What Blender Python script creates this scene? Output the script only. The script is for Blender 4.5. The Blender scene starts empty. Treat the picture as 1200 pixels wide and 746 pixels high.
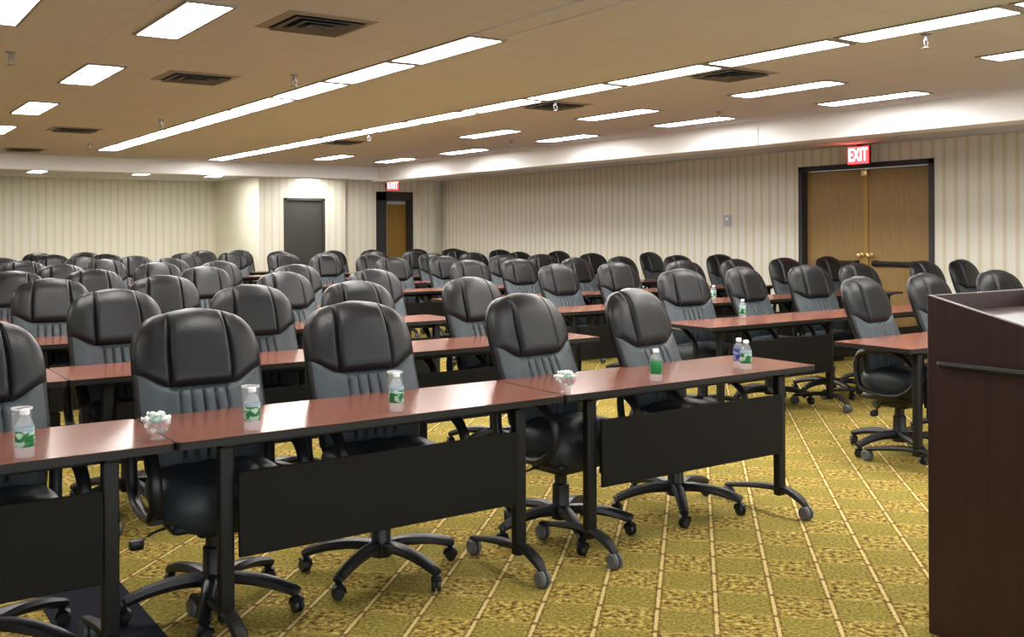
import bpy, bmesh, math, random
from mathutils import Vector, Matrix
random.seed(7)
PI = math.pi
scene = bpy.context.scene
C = scene.collection

# ------------------------------------------------------------------ helpers
def sset(b, name, v):
    if name in b.inputs: b.inputs[name].default_value = v

def mat(name, col=(0.5, 0.5, 0.5), rough=0.5, metal=0.0, spec=0.5, emit=None, estr=0.0, trans=0.0, ior=1.45, coat=0.0):
    m = bpy.data.materials.new(name); m.use_nodes = True
    b = m.node_tree.nodes['Principled BSDF']
    sset(b, 'Base Color', (*col, 1)); sset(b, 'Roughness', rough); sset(b, 'Metallic', metal)
    sset(b, 'Specular IOR Level', spec); sset(b, 'Transmission Weight', trans); sset(b, 'IOR', ior)
    sset(b, 'Coat Weight', coat)
    if emit: sset(b, 'Emission Color', (*emit, 1)); sset(b, 'Emission Strength', estr)
    return m

class NT:
    def __init__(self, m):
        self.t = m.node_tree; self.b = self.t.nodes['Principled BSDF']
    def n(self, kind, **kw):
        o = self.t.nodes.new(kind)
        for k, v in kw.items(): setattr(o, k, v)
        return o
    def link(self, a, b): self.t.links.new(a, b)
    def math(self, op, a, b=None, c=None):
        o = self.n('ShaderNodeMath', operation=op)
        for i, v in enumerate((a, b, c)):
            if v is None: continue
            if isinstance(v, (int, float)): o.inputs[i].default_value = v
            else: self.link(v, o.inputs[i])
        return o.outputs[0]
    def mix(self, fac, a, b, bt='MIX'):
        o = self.n('ShaderNodeMixRGB', blend_type=bt)
        for s, v in zip(o.inputs, (fac, a, b)):
            if isinstance(v, (int, float)): s.default_value = v
            elif isinstance(v, tuple): s.default_value = (*v, 1)
            else: self.link(v, s)
        return o.outputs[0]
    def noise(self, vec, scale, detail=3, rough=0.5):
        o = self.n('ShaderNodeTexNoise'); o.inputs['Scale'].default_value = scale
        o.inputs['Detail'].default_value = detail; o.inputs['Roughness'].default_value = rough
        if vec is not None: self.link(vec, o.inputs['Vector'])
        return o.outputs['Fac']
    def coord(self, kind='Object'):
        return self.n('ShaderNodeTexCoord').outputs[kind]
    def mapping(self, vec, loc=(0, 0, 0), rot=(0, 0, 0), sc=(1, 1, 1)):
        o = self.n('ShaderNodeMapping'); self.link(vec, o.inputs[0])
        o.inputs[1].default_value = loc; o.inputs[2].default_value = rot; o.inputs[3].default_value = sc
        return o.outputs[0]
    def sep(self, vec):
        o = self.n('ShaderNodeSeparateXYZ'); self.link(vec, o.inputs[0]); return o.outputs
    def ramp(self, fac, stops):
        o = self.n('ShaderNodeValToRGB'); self.link(fac, o.inputs[0]); e = o.color_ramp.elements
        while len(e) < len(stops): e.new(0.5)
        for el, (p, c) in zip(e, stops): el.position = p; el.color = (*c, 1)
        return o.outputs[0]
    def bump(self, h, strength=0.3, dist=0.01):
        o = self.n('ShaderNodeBump'); o.inputs['Strength'].default_value = strength
        o.inputs['Distance'].default_value = dist
        self.link(h, o.inputs['Height']); self.link(o.outputs[0], self.b.inputs['Normal'])
    def color(self, c): self.link(c, self.b.inputs['Base Color'])

def leather(name, col, rough):
    m = mat(name, col, rough, spec=0.40); t = NT(m)
    co = t.coord()
    f = t.noise(co, 7, 3)
    t.color(t.mix(f, tuple(c * 0.85 for c in col), tuple(c * 1.15 for c in col)))
    n2 = t.n('ShaderNodeTexVoronoi'); n2.inputs['Scale'].default_value = 320; t.link(co, n2.inputs['Vector'])
    h = t.math('ADD', t.math('MULTIPLY', n2.outputs['Distance'], 0.15), t.math('MULTIPLY', t.noise(co, 14, 4), 1.3))
    t.bump(h, 0.35, 0.006)
    return m

def wood(name, c1, c2, rough, axis=0, coat=0.0, sc=1.0):
    m = mat(name, c1, rough, coat=coat); t = NT(m)
    s = [34 * sc, 34 * sc, 34 * sc]; s[axis] = 1.6 * sc
    v = t.mapping(t.coord(), sc=tuple(s))
    f = t.noise(v, 1.0, 5, 0.6)
    t.color(t.ramp(f, [(0.3, c1), (0.7, c2)]))
    return m

def new_bm(): return bmesh.new()

def add_box(bm, x0, x1, y0, y1, z0, z1, bev=0.0, seg=2, mi=0):
    r = bmesh.ops.create_cube(bm, size=1.0)
    vs = r['verts']
    for v in vs:
        v.co = Vector(((x0 + x1) / 2 + v.co.x * (x1 - x0), (y0 + y1) / 2 + v.co.y * (y1 - y0), (z0 + z1) / 2 + v.co.z * (z1 - z0)))
    fs = list({f for v in vs for f in v.link_faces})
    for f in fs: f.material_index = mi
    if bev > 0:
        es = list({e for v in vs for e in v.link_edges})
        bmesh.ops.bevel(bm, geom=es, offset=bev, segments=seg, affect='EDGES', profile=0.5)
    return bm

def add_lathe(bm, prof, n=24, center=(0, 0, 0), axis='z', cap=True):
    rings = []
    cx, cy, cz = center
    for r, z in prof:
        ring = []
        for k in range(n):
            a = 2 * PI * k / n
            p = (r * math.cos(a), r * math.sin(a), z)
            if axis == 'x': p = (z, r * math.cos(a), r * math.sin(a))
            if axis == 'y': p = (r * math.sin(a), z, r * math.cos(a))
            ring.append(bm.verts.new((p[0] + cx, p[1] + cy, p[2] + cz)))
        rings.append(ring)
    for a, b in zip(rings, rings[1:]):
        for k in range(n):
            bm.faces.new((a[k], a[(k + 1) % n], b[(k + 1) % n], b[k]))
    if cap:
        bm.faces.new(list(reversed(rings[0]))); bm.faces.new(rings[-1])
    return bm

def add_tube(bm, pts, radii, n=10, closed=False, flat=None):
    """sweep an (optionally flattened) ellipse along pts; flat=(side scale, up scale)"""
    P = [Vector(p) for p in pts]; N = len(P)
    rings = []; up0 = None
    for i in range(N):
        if closed: d = P[(i + 1) % N] - P[i - 1]
        else: d = P[min(i + 1, N - 1)] - P[max(i - 1, 0)]
        d.normalize()
        ref = Vector((1, 0, 0)) if abs(d.x) < 0.9 else Vector((0, 0, 1))
        side = (ref - d * ref.dot(d)).normalized(); up = d.cross(side)
        r = radii[i] if isinstance(radii, (list, tuple)) else radii
        a, b = (flat if flat else (1, 1))
        rings.append([bm.verts.new(P[i] + side * (r * a * math.cos(2 * PI * k / n)) + up * (r * b * math.sin(2 * PI * k / n))) for k in range(n)])
    pairs = list(zip(rings, rings[1:])) + ([(rings[-1], rings[0])] if closed else [])
    for A, B in pairs:
        for k in range(n): bm.faces.new((A[k], A[(k + 1) % n], B[(k + 1) % n], B[k]))
    if not closed:
        bm.faces.new(list(reversed(rings[0]))); bm.faces.new(rings[-1])
    return bm

def smooth_path(pts, sub=5, closed=False):
    P = [Vector(p) for p in pts]; n = len(P); out = []
    rng = range(n) if closed else range(n - 1)
    for i in rng:
        if closed: p0, p1, p2, p3 = P[i - 1], P[i], P[(i + 1) % n], P[(i + 2) % n]
        else: p0, p1, p2, p3 = P[max(i - 1, 0)], P[i], P[i + 1], P[min(i + 2, n - 1)]
        for s in range(sub):
            t = s / sub
            out.append(0.5 * ((2 * p1) + (p2 - p0) * t + (2 * p0 - 5 * p1 + 4 * p2 - p3) * t * t + (3 * p1 - p0 - 3 * p2 + p3) * t ** 3))
    if not closed: out.append(P[-1])
    return out

def mesh_of(name, bm, mats, smooth=True, ang=40):
    bmesh.ops.recalc_face_normals(bm, faces=bm.faces)
    me = bpy.data.meshes.new(name); bm.to_mesh(me); bm.free()
    for m in (mats if isinstance(mats, (list, tuple)) else [mats]): me.materials.append(m)
    if smooth:
        for p in me.polygons: p.use_smooth = True
        me.set_sharp_from_angle(angle=math.radians(ang))
    return me

def obj(name, bm, mats, parent=None, smooth=True, loc=(0, 0, 0), rotz=0, ang=40):
    me = bm if isinstance(bm, bpy.types.Mesh) else mesh_of(name, bm, mats, smooth, ang)
    o = bpy.data.objects.new(name, me); C.objects.link(o)
    o.location = loc; o.rotation_euler = (0, 0, rotz)
    if parent: o.parent = parent
    return o

def tag(o, label=None, cat=None, group=None, kind=None):
    if label: o['label'] = label
    if cat: o['category'] = cat
    if group: o['group'] = group
    if kind: o['kind'] = kind
    return o

def thing(name, label, cat, loc=(0, 0, 0), rotz=0, group=None, kind=None):
    o = bpy.data.objects.new(name, None); C.objects.link(o); o.empty_display_size = 0.1
    o.location = loc; o.rotation_euler = (0, 0, rotz)
    return tag(o, label, cat, group, kind)

def struct(name, bm, m, smooth=False, label=None, cat=None, parent=None):
    o = obj(name, bm, m, parent, smooth)
    o['kind'] = 'structure'
    if label: o['label'] = label
    if cat: o['category'] = cat
    return o

def dup(root, loc, rotz, label, group=None, base=None):
    r = root.copy(); C.objects.link(r); r.location = loc; r.rotation_euler = (0, 0, rotz)
    r['label'] = label
    if group: r['group'] = group
    for ch in list(root.children):
        c = ch.copy(); C.objects.link(c); c.parent = r
        if base is not None and ch.name.split('.')[0] in ('leg', 'star_base'): c.rotation_euler = (0, 0, base)
        for g in list(ch.children):
            d = g.copy(); C.objects.link(d); d.parent = c
    return r

ORD = ['front', 'second', 'third', 'fourth', 'fifth', 'sixth', 'seventh', 'eighth', 'ninth', 'tenth']
NTH = ['first', 'second', 'third', 'fourth', 'fifth', 'sixth', 'seventh', 'eighth', 'ninth', 'tenth', 'eleventh', 'twelfth', 'thirteenth']

# ------------------------------------------------------------------ camera
PHI = math.radians(34.7); FPX = 1174.0; HCAM = 1.617
cam = bpy.data.cameras.new('camera'); co = bpy.data.objects.new('camera', cam); C.objects.link(co)
cam.sensor_width = 36; cam.lens = FPX / 1200 * 36; cam.shift_y = -(373 - 271.7) / 1200
cam.clip_start = 0.05; cam.clip_end = 100
co.matrix_world = Matrix.Translation((0, 0, HCAM)) @ Matrix.Rotation(-PHI, 4, 'Z') @ Matrix.Rotation(PI / 2, 4, 'X') @ Matrix.Rotation(math.radians(-0.26), 4, 'Z')
scene.camera = co

# ------------------------------------------------------------------ materials
M = {}
M['leather'] = leather('black_leather', (0.0078, 0.0082, 0.0096), 0.38)
M['leather_grey'] = leather('charcoal_leather', (0.046, 0.060, 0.070), 0.45)
M['seat_leather'] = leather('dark_seat_leather', (0.026, 0.034, 0.041), 0.40)
M['seam'] = mat('dark_seam', (0.008, 0.010, 0.016), 0.7)
M['plastic'] = mat('black_plastic', (0.009, 0.010, 0.012), 0.38)
M['black_metal'] = mat('black_powder_coat', (0.007, 0.007, 0.007), 0.5, spec=0.35)
M['panel'] = mat('modesty_black', (0.0065, 0.0062, 0.0052), 0.65, spec=0.22)
t = NT(M['panel']); t.bump(t.noise(t.coord(), 260, 2), 0.15, 0.002)
M['caster'] = mat('caster_grey', (0.10, 0.105, 0.11), 0.45)
M['band'] = mat('black_edge', (0.008, 0.0078, 0.0075), 0.5)
M['laminate'] = wood('cherry_laminate', (0.200, 0.073, 0.047), (0.232, 0.087, 0.058), 0.20, axis=0)
M['mahogany'] = wood('dark_mahogany', (0.019, 0.0062, 0.0058), (0.034, 0.0115, 0.0105), 0.42, axis=2)
M['chrome'] = mat('dull_metal', (0.30, 0.30, 0.31), 0.45, 0.6)
M['brass'] = mat('brass', (0.75, 0.56, 0.28), 0.28, 1.0)
M['dark_frame'] = mat('dark_door_frame', (0.028, 0.027, 0.028), 0.5)
M['dark_leaf'] = mat('dark_door_leaf', (0.045, 0.045, 0.038), 0.55)
M['oak'] = wood('golden_oak', (0.25, 0.155, 0.050), (0.33, 0.21, 0.075), 0.45, axis=2)
M['oak_far'] = wood('amber_oak', (0.34, 0.19, 0.035), (0.42, 0.25, 0.055), 0.45, axis=2)
M['white_paint'] = mat('white_paint', (0.86, 0.87, 0.88), 0.6)
M['light'] = mat('lamp_diffuser', (0.9, 0.9, 0.9), 0.5, emit=(1.0, 0.965, 0.92), estr=26.0)
M['fixture'] = mat('fixture_frame', (0.30, 0.28, 0.26), 0.5)
M['vent'] = mat('vent_grey', (0.10, 0.10, 0.095), 0.55)
M['vent_dark'] = mat('vent_dark', (0.02, 0.02, 0.02), 0.8)
M['red_face'] = mat('exit_red', (0.7, 0.03, 0.03), 0.4, emit=(1.0, 0.022, 0.026), estr=6.0)
M['letters'] = mat('exit_letters', (1, 0.8, 0.8), 0.4, emit=(1.0, 0.45, 0.43), estr=3.2)
M['exit_box'] = mat('exit_box', (0.10, 0.02, 0.02), 0.5)
M['glass'] = mat('clear_glass', (0.92, 0.95, 0.97), 0.04)
M['glass'].node_tree.nodes['Principled BSDF'].inputs['Alpha'].default_value = 0.05
M['pet'] = mat('clear_bottle', (0.80, 0.86, 0.92), 0.08)
M['pet'].node_tree.nodes['Principled BSDF'].inputs['Alpha'].default_value = 0.20
M['bowl_glass'] = mat('bowl_glass', (0.85, 0.86, 0.90), 0.08)
M['bowl_glass'].node_tree.nodes['Principled BSDF'].inputs['Alpha'].default_value = 0.16
M['rim'] = mat('glass_rim', (0.85, 0.87, 0.92), 0.1)
M['rim'].node_tree.nodes['Principled BSDF'].inputs['Alpha'].default_value = 0.6
M['cap'] = mat('white_cap', (0.85, 0.87, 0.88), 0.4)
M['candy'] = mat('white_candy', (0.75, 0.80, 0.78), 0.35)
M['candy_green'] = mat('mint_candy', (0.30, 0.52, 0.42), 0.35)
M['candy_red'] = mat('red_candy', (0.55, 0.22, 0.25), 0.35)
M['mat'] = mat('navy_mat', (0.010, 0.011, 0.020), 0.9, spec=0.15)
M['device'] = mat('device_grey', (0.45, 0.46, 0.52), 0.5)

def label_mat(name, base, patch, top):
    m = mat(name, base, 0.4); t = NT(m); co = t.coord(); x, y, z = t.sep(co)
    n = t.noise(t.mapping(co, sc=(26, 26, 40)), 1.0, 2)
    f = t.ramp(n, [(0.50, (0, 0, 0)), (0.56, (1, 1, 1))])
    c = t.mix(f, base, patch)
    band = t.math('GREATER_THAN', z, 0.093)
    c2 = t.mix(band, c, top); t.color(c2)
    return m
M['lab_green'] = label_mat('green_label', (0.010, 0.16, 0.045), (0.42, 0.58, 0.50), (0.30, 0.38, 0.45))
M['lab_plain'] = mat('plain_green_label', (0.010, 0.19, 0.050), 0.4)
M['lab_blue'] = label_mat('blue_label', (0.03, 0.05, 0.28), (0.35, 0.38, 0.55), (0.03, 0.05, 0.28))

# carpet: nine inch squares, alternately speckled and plain, laid on the diagonal
m = M['carpet'] = mat('carpet', (0.4, 0.3, 0.06), 0.95, spec=0.1); t = NT(m)
T = 0.2465
v = t.mapping(t.coord(), rot=(0, 0, PI / 4))
x, y, z = t.sep(v)
def frac(a): return t.math('FRACT', a)
w1 = t.noise(v, 40, 2); wob = t.math('MULTIPLY', t.math('SUBTRACT', w1, 0.5), 0.035)
s1 = t.math('ADD', t.math('DIVIDE', x, T), -0.345); s2 = t.math('ADD', t.math('DIVIDE', y, T), 0.414)
par = t.math('ABSOLUTE', t.math('MODULO', t.math('ADD', t.math('FLOOR', s1), t.math('FLOOR', s2)), 2.0))
u1 = frac(t.math('ADD', t.math('ADD', s1, 0.5), wob)); u2 = frac(t.math('ADD', t.math('ADD', s2, 0.5), wob))
q1 = t.math('SUBTRACT', u1, 0.5); d1 = t.math('ABSOLUTE', q1); d2 = t.math('ABSOLUTE', t.math('SUBTRACT', u2, 0.5))
fine = t.noise(v, 60, 3, 0.7); med = t.noise(v, 38, 3, 0.65); big = t.noise(v, 2.5, 2)
gold = t.ramp(med, [(0.37, (0.075, 0.040, 0.010)), (0.46, (0.235, 0.16, 0.034)), (0.55, (0.345, 0.26, 0.064)), (0.66, (0.57, 0.45, 0.15))])
olive = t.ramp(fine, [(0.34, (0.125, 0.095, 0.018)), (0.50, (0.235, 0.188, 0.038)), (0.66, (0.38, 0.31, 0.085))])
c = t.mix(par, olive, gold)
c = t.mix(t.math('MULTIPLY', t.ramp(d2, [(0.02, (1, 1, 1)), (0.06, (0, 0, 0))]), 0.28), c, (0.50, 0.38, 0.12))
edge = t.math('MULTIPLY', t.math('GREATER_THAN', d1, 0.030), t.math('LESS_THAN', d1, 0.075))
c = t.mix(t.math('MULTIPLY', edge, t.ramp(fine, [(0.40, (0.9, 0.9, 0.9)), (0.58, (0.15, 0.15, 0.15))])), c, (0.115, 0.052, 0.018))
core = t.math('LESS_THAN', d1, 0.030)
c = t.mix(t.math('MULTIPLY', core, 0.85), c, t.mix(fine, (0.50, 0.36, 0.13), (0.74, 0.60, 0.30)))
dot = t.math('MULTIPLY', t.math('LESS_THAN', d1, 0.055), t.math('LESS_THAN', d2, 0.055))
c = t.mix(t.math('MULTIPLY', dot, 0.8), c, (0.12, 0.055, 0.018))
t.color(c); t.bump(t.noise(v, 160, 2), 0.5, 0.01)

# wallpaper: vertical stripes, wall-local coordinate along the wall given by axis
def wallpaper(name, axis, k=0.0):
    m = mat(name, (0.6, 0.57, 0.45), 0.75, spec=0.2); t = NT(m)
    P = 0.163
    s = t.sep(t.coord())[axis]
    u = t.math('FRACT', t.math('DIVIDE', s, P))
    a = t.math('ABSOLUTE', t.math('SUBTRACT', u, 0.5))
    c = t.ramp(a, [(0.05, (0.64, 0.57, 0.41)), (0.12, (0.72, 0.68, 0.55)), (0.22, (0.77, 0.755, 0.66)), (0.42, (0.84, 0.845, 0.81)), (0.46, (0.77, 0.755, 0.68))])
    n = t.noise(t.coord(), 3.0, 3)
    c = t.mix(k, c, (0.80, 0.785, 0.66))
    t.color(t.mix(t.math('MULTIPLY', n, 0.10), c, (0.52, 0.46, 0.32)))
    return m
M['paper_x'] = wallpaper('striped_wallpaper_x', 0, 0.5)
M['paper_y'] = wallpaper('striped_wallpaper_y', 1, 0.25)

M['paper_plain'] = wallpaper('faint_striped_wallpaper', 1, 0.8)
m = M['ceiling'] = mat('ceiling_tile', (0.5, 0.43, 0.34), 0.9, spec=0.1); t = NT(m)
co_ = t.coord(); x, y, z = t.sep(co_)
gx = t.math('LESS_THAN', t.math('FRACT', t.math('DIVIDE', t.math('ADD', x, 0.19), 0.61)), 0.016)
gy = t.math('LESS_THAN', t.math('FRACT', t.math('DIVIDE', y, 1.27)), 0.008)
g = t.math('MAXIMUM', gx, gy)
n = t.noise(co_, 1.2, 4); n2 = t.noise(t.mapping(co_, sc=(0.8, 6, 1)), 2.0, 4)
c = t.mix(n, (0.64, 0.65, 0.73), (0.70, 0.71, 0.79))
c = t.mix(t.math('MULTIPLY', n2, 0.25), c, (0.48, 0.48, 0.53))
c = t.mix(t.math('MULTIPLY', g, 0.25), c, (0.30, 0.275, 0.26))
t.color(c)

# ------------------------------------------------------------------ room shell
ZC, ZL = 2.98, 2.82          # main ceiling, low ceiling under the bulkheads
XR, YB, YL = 12.15, 20.35, 23.2
bm = new_bm(); add_box(bm, -6.2, 12.6, -3.2, 24, -0.1, 0); struct('floor', bm, M['carpet'], label='gold and olive carpet with diagonal squares', cat='floor')
bm = new_bm()
add_box(bm, -6.2, 9.7, -3.2, 18.9, ZC, ZC + 0.1)
add_box(bm, 9.9, 12.6, -3.2, 24, ZL, ZL + 0.1)
add_box(bm, -6.2, 9.9, 19.05, 24, ZL, ZL + 0.1)
struct('ceiling', bm, M['ceiling'], label='tan tiled ceiling', cat='ceiling')
# right bulkhead in lengths with a joint, back bulkhead
bm = new_bm()
add_box(bm, 9.62, 9.98, -3.2, 8.49, 2.68, ZC + 0.1, 0.008, 1)
add_box(bm, 9.62, 9.98, 8.51, 19.1, 2.68, ZC + 0.1, 0.008, 1)
add_box(bm, 9.64, 9.96, 8.48, 8.52, 2.70, ZC + 0.1)
struct('trim_1', bm, M['white_paint'], label='white bulkhead along the right side of the ceiling', cat='bulkhead')
bm = new_bm(); add_box(bm, -6.2, 9.62, 18.8, 19.1, 2.72, ZC + 0.1, 0.008, 1)
struct('trim_2', bm, M['white_paint'], label='white bulkhead across the back of the ceiling', cat='bulkhead')

def wall(name, bm, m, label): return struct(name, bm, m, label=label, cat='wall')
# right wall with the double door opening (y 7.72..9.92, top 2.44)
DY0, DY1, DZ = 7.72, 9.94, 2.57
bm = new_bm()
add_box(bm, XR, XR + 0.2, -3.2, DY0, 0, ZL); add_box(bm, XR, XR + 0.2, DY1, YB + 0.3, 0, ZL)
add_box(bm, XR, XR + 0.2, DY0, DY1, DZ, ZL)
wall('wall_right', bm, M['paper_y'], 'long cream and tan striped wall on the right')
# back walls
EX0, EX1, EZ = 10.42, 11.36, 2.55
bm = new_bm()
add_box(bm, 7.62, 8.17, YB, YB + 0.2, 0, ZL); add_box(bm, 9.11, 9.6, YB, YB + 0.2, 0, ZL)
add_box(bm, 8.17, 9.11, YB, YB + 0.2, 2.37, ZL)
add_box(bm, 9.6, EX0, YB + 0.12, YB + 0.3, 0, ZL); add_box(bm, EX1, XR, YB + 0.12, YB + 0.3, 0, ZL)
add_box(bm, EX0, EX1, YB + 0.12, YB + 0.3, EZ, ZL)
add_box(bm, EX1 + 0.10, EX1 + 0.50, YB - 0.10, YB + 0.13, 0, ZL)
wall('wall_back', bm, M['paper_x'], 'striped back wall with the dark door')
bm = new_bm(); add_box(bm, 7.62, 7.82, YB + 0.2, YL + 0.2, 0, ZL); wall('wall_return', bm, M['paper_plain'], 'plain short wall turning back beside the dark door')
bm = new_bm(); add_box(bm, -6.2, 7.62, YL, YL + 0.2, 0, ZL); wall('wall_far', bm, M['paper_x'], 'striped far wall on the left')
bm = new_bm(); add_box(bm, -6.4, -6.2, -3.2, YL, 0, ZC + 0.1); wall('wall_left', bm, M['paper_y'], 'striped wall on the far left')
# vestibule beyond the open doorway
bm = new_bm()
add_box(bm, EX0 - 0.1, EX0, YB + 0.3, YB + 1.5, 0, 2.7); add_box(bm, EX1 + 0.25, EX1 + 0.35, YB + 0.3, YB + 1.5, 0, 2.7)
add_box(bm, EX0 - 0.1, EX1 + 0.35, YB + 1.5, YB + 1.6, 0, 2.7); add_box(bm, EX0 - 0.1, EX1 + 0.35, YB + 0.3, YB + 1.6, 2.7, 2.8)
wall('wall_vestibule', bm, M['dark_leaf'], 'dark vestibule seen through the doorway')

# skirting boards
bm = new_bm(); add_box(bm, XR - 0.015, XR, -3.2, DY0 - 0.1, 0, 0.1); add_box(bm, XR - 0.015, XR, DY1 + 0.1, YB + 0.1, 0, 0.1)
struct('baseboard_right', bm, M['dark_frame'])
bm = new_bm(); add_box(bm, -6.2, 7.60, YL - 0.015, YL, 0, 0.1); struct('baseboard_far', bm, M['dark_frame'])

# double door ------------------------------------------------------
d = thing('door_1', 'brown double door in a dark frame on the right wall', 'door', (XR, (DY0 + DY1) / 2, 0), kind='structure')
W = (DY1 - DY0) / 2
bm = new_bm()
add_box(bm, -0.03, 0.16, -W, -W + 0.07, 0, DZ, 0.004, 1); add_box(bm, -0.03, 0.16, W - 0.07, W, 0, DZ, 0.004, 1)
add_box(bm, -0.03, 0.16, -W, W, DZ - 0.07, DZ, 0.004, 1)
obj('door_frame', bm, M['dark_frame'], d)
for s in (-1, 1):
    bm = new_bm()
    a, b = sorted((s * 0.012, s * (W - 0.072)))
    add_box(bm, 0.09, 0.135, a, b, 0.01, DZ - 0.075, 0.004, 1)
    lf = obj('door_leaf', bm, M['oak'], d)
    bm = new_bm()
    add_lathe(bm, [(0.04, 0), (0.04, -0.012), (0.016, -0.014), (0.016, -0.05), (0.034, -0.056), (0.038, -0.075), (0.028, -0.092), (0.008, -0.096)], 20, (0.09, s * 0.075, 1.26), 'x')
    obj('door_knob', bm, M['brass'], lf)['label'] = 'round brass door knob'
    bm = new_bm()
    y0, y1 = sorted((s * 0.12, s * 0.80))
    add_box(bm, 0.02, 0.06, y0, y1, 1.12, 1.185, 0.008); add_box(bm, 0.055, 0.092, y0, y0 + 0.07, 1.11, 1.195, 0.006); add_box(bm, 0.055, 0.092, y1 - 0.07, y1, 1.11, 1.195, 0.006)
    obj('push_bar', bm, M['black_metal'], lf)['label'] = 'black push bar'
bm = new_bm(); add_box(bm, 0.072, 0.09, -0.035, 0.035, 0.02, DZ - 0.08, 0.004, 1)
obj('centre_strip', bm, M['oak_far'], d)['label'] = 'pale vertical strip where the leaves meet'
bm = new_bm(); add_box(bm, 0.03, 0.088, -0.05, 0.05, DZ - 0.19, DZ - 0.08, 0.01)
obj('latch_case', bm, M['brass'], d)['label'] = 'brass latch case'

# dark single door -------------------------------------------------
d = thing('door_2', 'plain dark door in the back wall', 'door', (8.64, YB, 0), kind='structure')
bm = new_bm(); add_box(bm, -0.47, -0.42, -0.02, 0.14, 0, 2.37); add_box(bm, 0.42, 0.47, -0.02, 0.14, 0, 2.37); add_box(bm, -0.47, 0.47, -0.02, 0.14, 2.32, 2.37)
obj('door_frame', bm, M['dark_leaf'], d)
bm = new_bm(); add_box(bm, -0.42, 0.42, 0.04, 0.09, 0.01, 2.32)
lf = obj('door_leaf', bm, M['dark_leaf'], d)
bm = new_bm(); add_lathe(bm, [(0.03, 0), (0.03, -0.01), (0.012, -0.012), (0.012, -0.04), (0.03, -0.05), (0.03, -0.07), (0.01, -0.08)], 16, (0.35, 0.04, 1.05), 'y')
obj('door_knob', bm, M['brass'], lf)

# doorway with the amber door -------------------------------------
d = thing('door_3', 'open dark framed doorway with an amber door standing inside', 'door', ((EX0 + EX1) / 2, YB + 0.12, 0), kind='structure')
hw = (EX1 - EX0) / 2
bm = new_bm(); add_box(bm, -hw, -hw + 0.25, -0.03, 0.25, 0, EZ); add_box(bm, hw - 0.04, hw, -0.03, 0.25, 0, EZ); add_box(bm, -hw, hw, -0.03, 0.25, EZ - 0.20, EZ)
obj('door_frame', bm, M['dark_frame'], d)
bm = new_bm(); add_box(bm, -0.20, -0.06, 0.26, 0.34, 0, 2.38); add_box(bm, -0.20, 0.60, 0.26, 0.34, 2.27, 2.38)
obj('inner_frame', bm, M['white_paint'], d)
bm = new_bm(); add_box(bm, -0.06, 0.62, 0.27, 0.32, 0.01, 2.27)
obj('door_leaf', bm, M['oak_far'], d)['label'] = 'amber wooden door leaf'

# ------------------------------------------------------------------ ceiling fixtures
def light_proto():
    r = thing('ceiling_light', 'x', 'light')
    bm = new_bm()
    for a in ((-0.155, -0.135, -0.61, 0.61), (0.135, 0.155, -0.61, 0.61), (-0.135, 0.135, -0.61, -0.575), (-0.135, 0.135, 0.575, 0.61)):
        add_box(bm, a[0], a[1], a[2], a[3], -0.012, 0.001)
    obj('frame', bm, M['fixture'], r, False)
    bm = new_bm(); add_box(bm, -0.135, 0.135, -0.575, 0.575, -0.008, -0.001)
    obj('diffuser', bm, M['light'], r, False)
    return r
LP = light_proto(); first = [True]
def place_light(x, y, z, label, group):
    if first[0]:
        first[0] = False; LP.location = (x, y, z); LP['label'] = label; LP['group'] = group; return LP
    return dup(LP, (x, y, z), 0, label, group)
for k in range(9):
    w = 'nearest' if k == 0 else ('farthest' if k == 8 else NTH[k] + ' nearest')
    place_light(3.86, 6.46 + 1.4 * k * 0.9, ZC, f'{w} white panel light in the left continuous lit strip', 'left strip of ceiling lights')
for k in range(13):
    w = 'nearest' if k == 0 else ('farthest' if k == 12 else NTH[k] + ' nearest')
    place_light(6.05, 2.65 + 1.26 * k, ZC, f'{w} white panel light in the right continuous lit strip', 'right strip of ceiling lights')
for k, y in enumerate((6.48, 9.1, 11.83, 14.5, 17.15)):
    place_light(1.92, y, ZC, f'separate white ceiling light left of both strips, {NTH[k]} from the front', 'separate lights left of the strips')
place_light(0.92, 6.6, ZC, 'white ceiling light cut off by the top left corner of the picture', 'separate lights left of the strips')
for k, y in enumerate((3.8, 6.42, 8.9, 11.59, 16.7)):
    place_light(7.65, y, ZC, f'separate ceiling light just right of the lit strips, {NTH[k]} from the front', 'separate lights right of the strips')
for k, y in enumerate((3.8, 6.39, 8.96, 11.53, 14.35, 16.8)):
    place_light(8.95, y, ZC, f'ceiling light in the row beside the white bulkhead, {NTH[k]} from the front', 'lights beside the bulkhead')
for k, (x, y) in enumerate(((3.45, 20.75), (5.35, 20.5), (6.82, 20.5), (8.75, 19.65))):
    place_light(x, y, ZL, f'small looking light on low ceiling beyond back bulkhead, {NTH[k]} from left', 'lights beyond the back bulkhead')
# lamps of the unseen front of the room
for k, (x, y) in enumerate(((1.92, 3.8), (3.86, 2.6), (3.86, 0.4), (6.05, 0.2), (-1.2, 3.8), (-1.2, 7.8), (-1.2, 11.8), (1.0, -1.2), (-3.8, 5.8), (-3.8, 10), (-3.8, 15), (-1.2, 16), (7.65, 0.6))):
    place_light(x, y, ZC, 'white ceiling light outside the picture over the front or left of the room', 'ceiling lights outside the picture')

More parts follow.
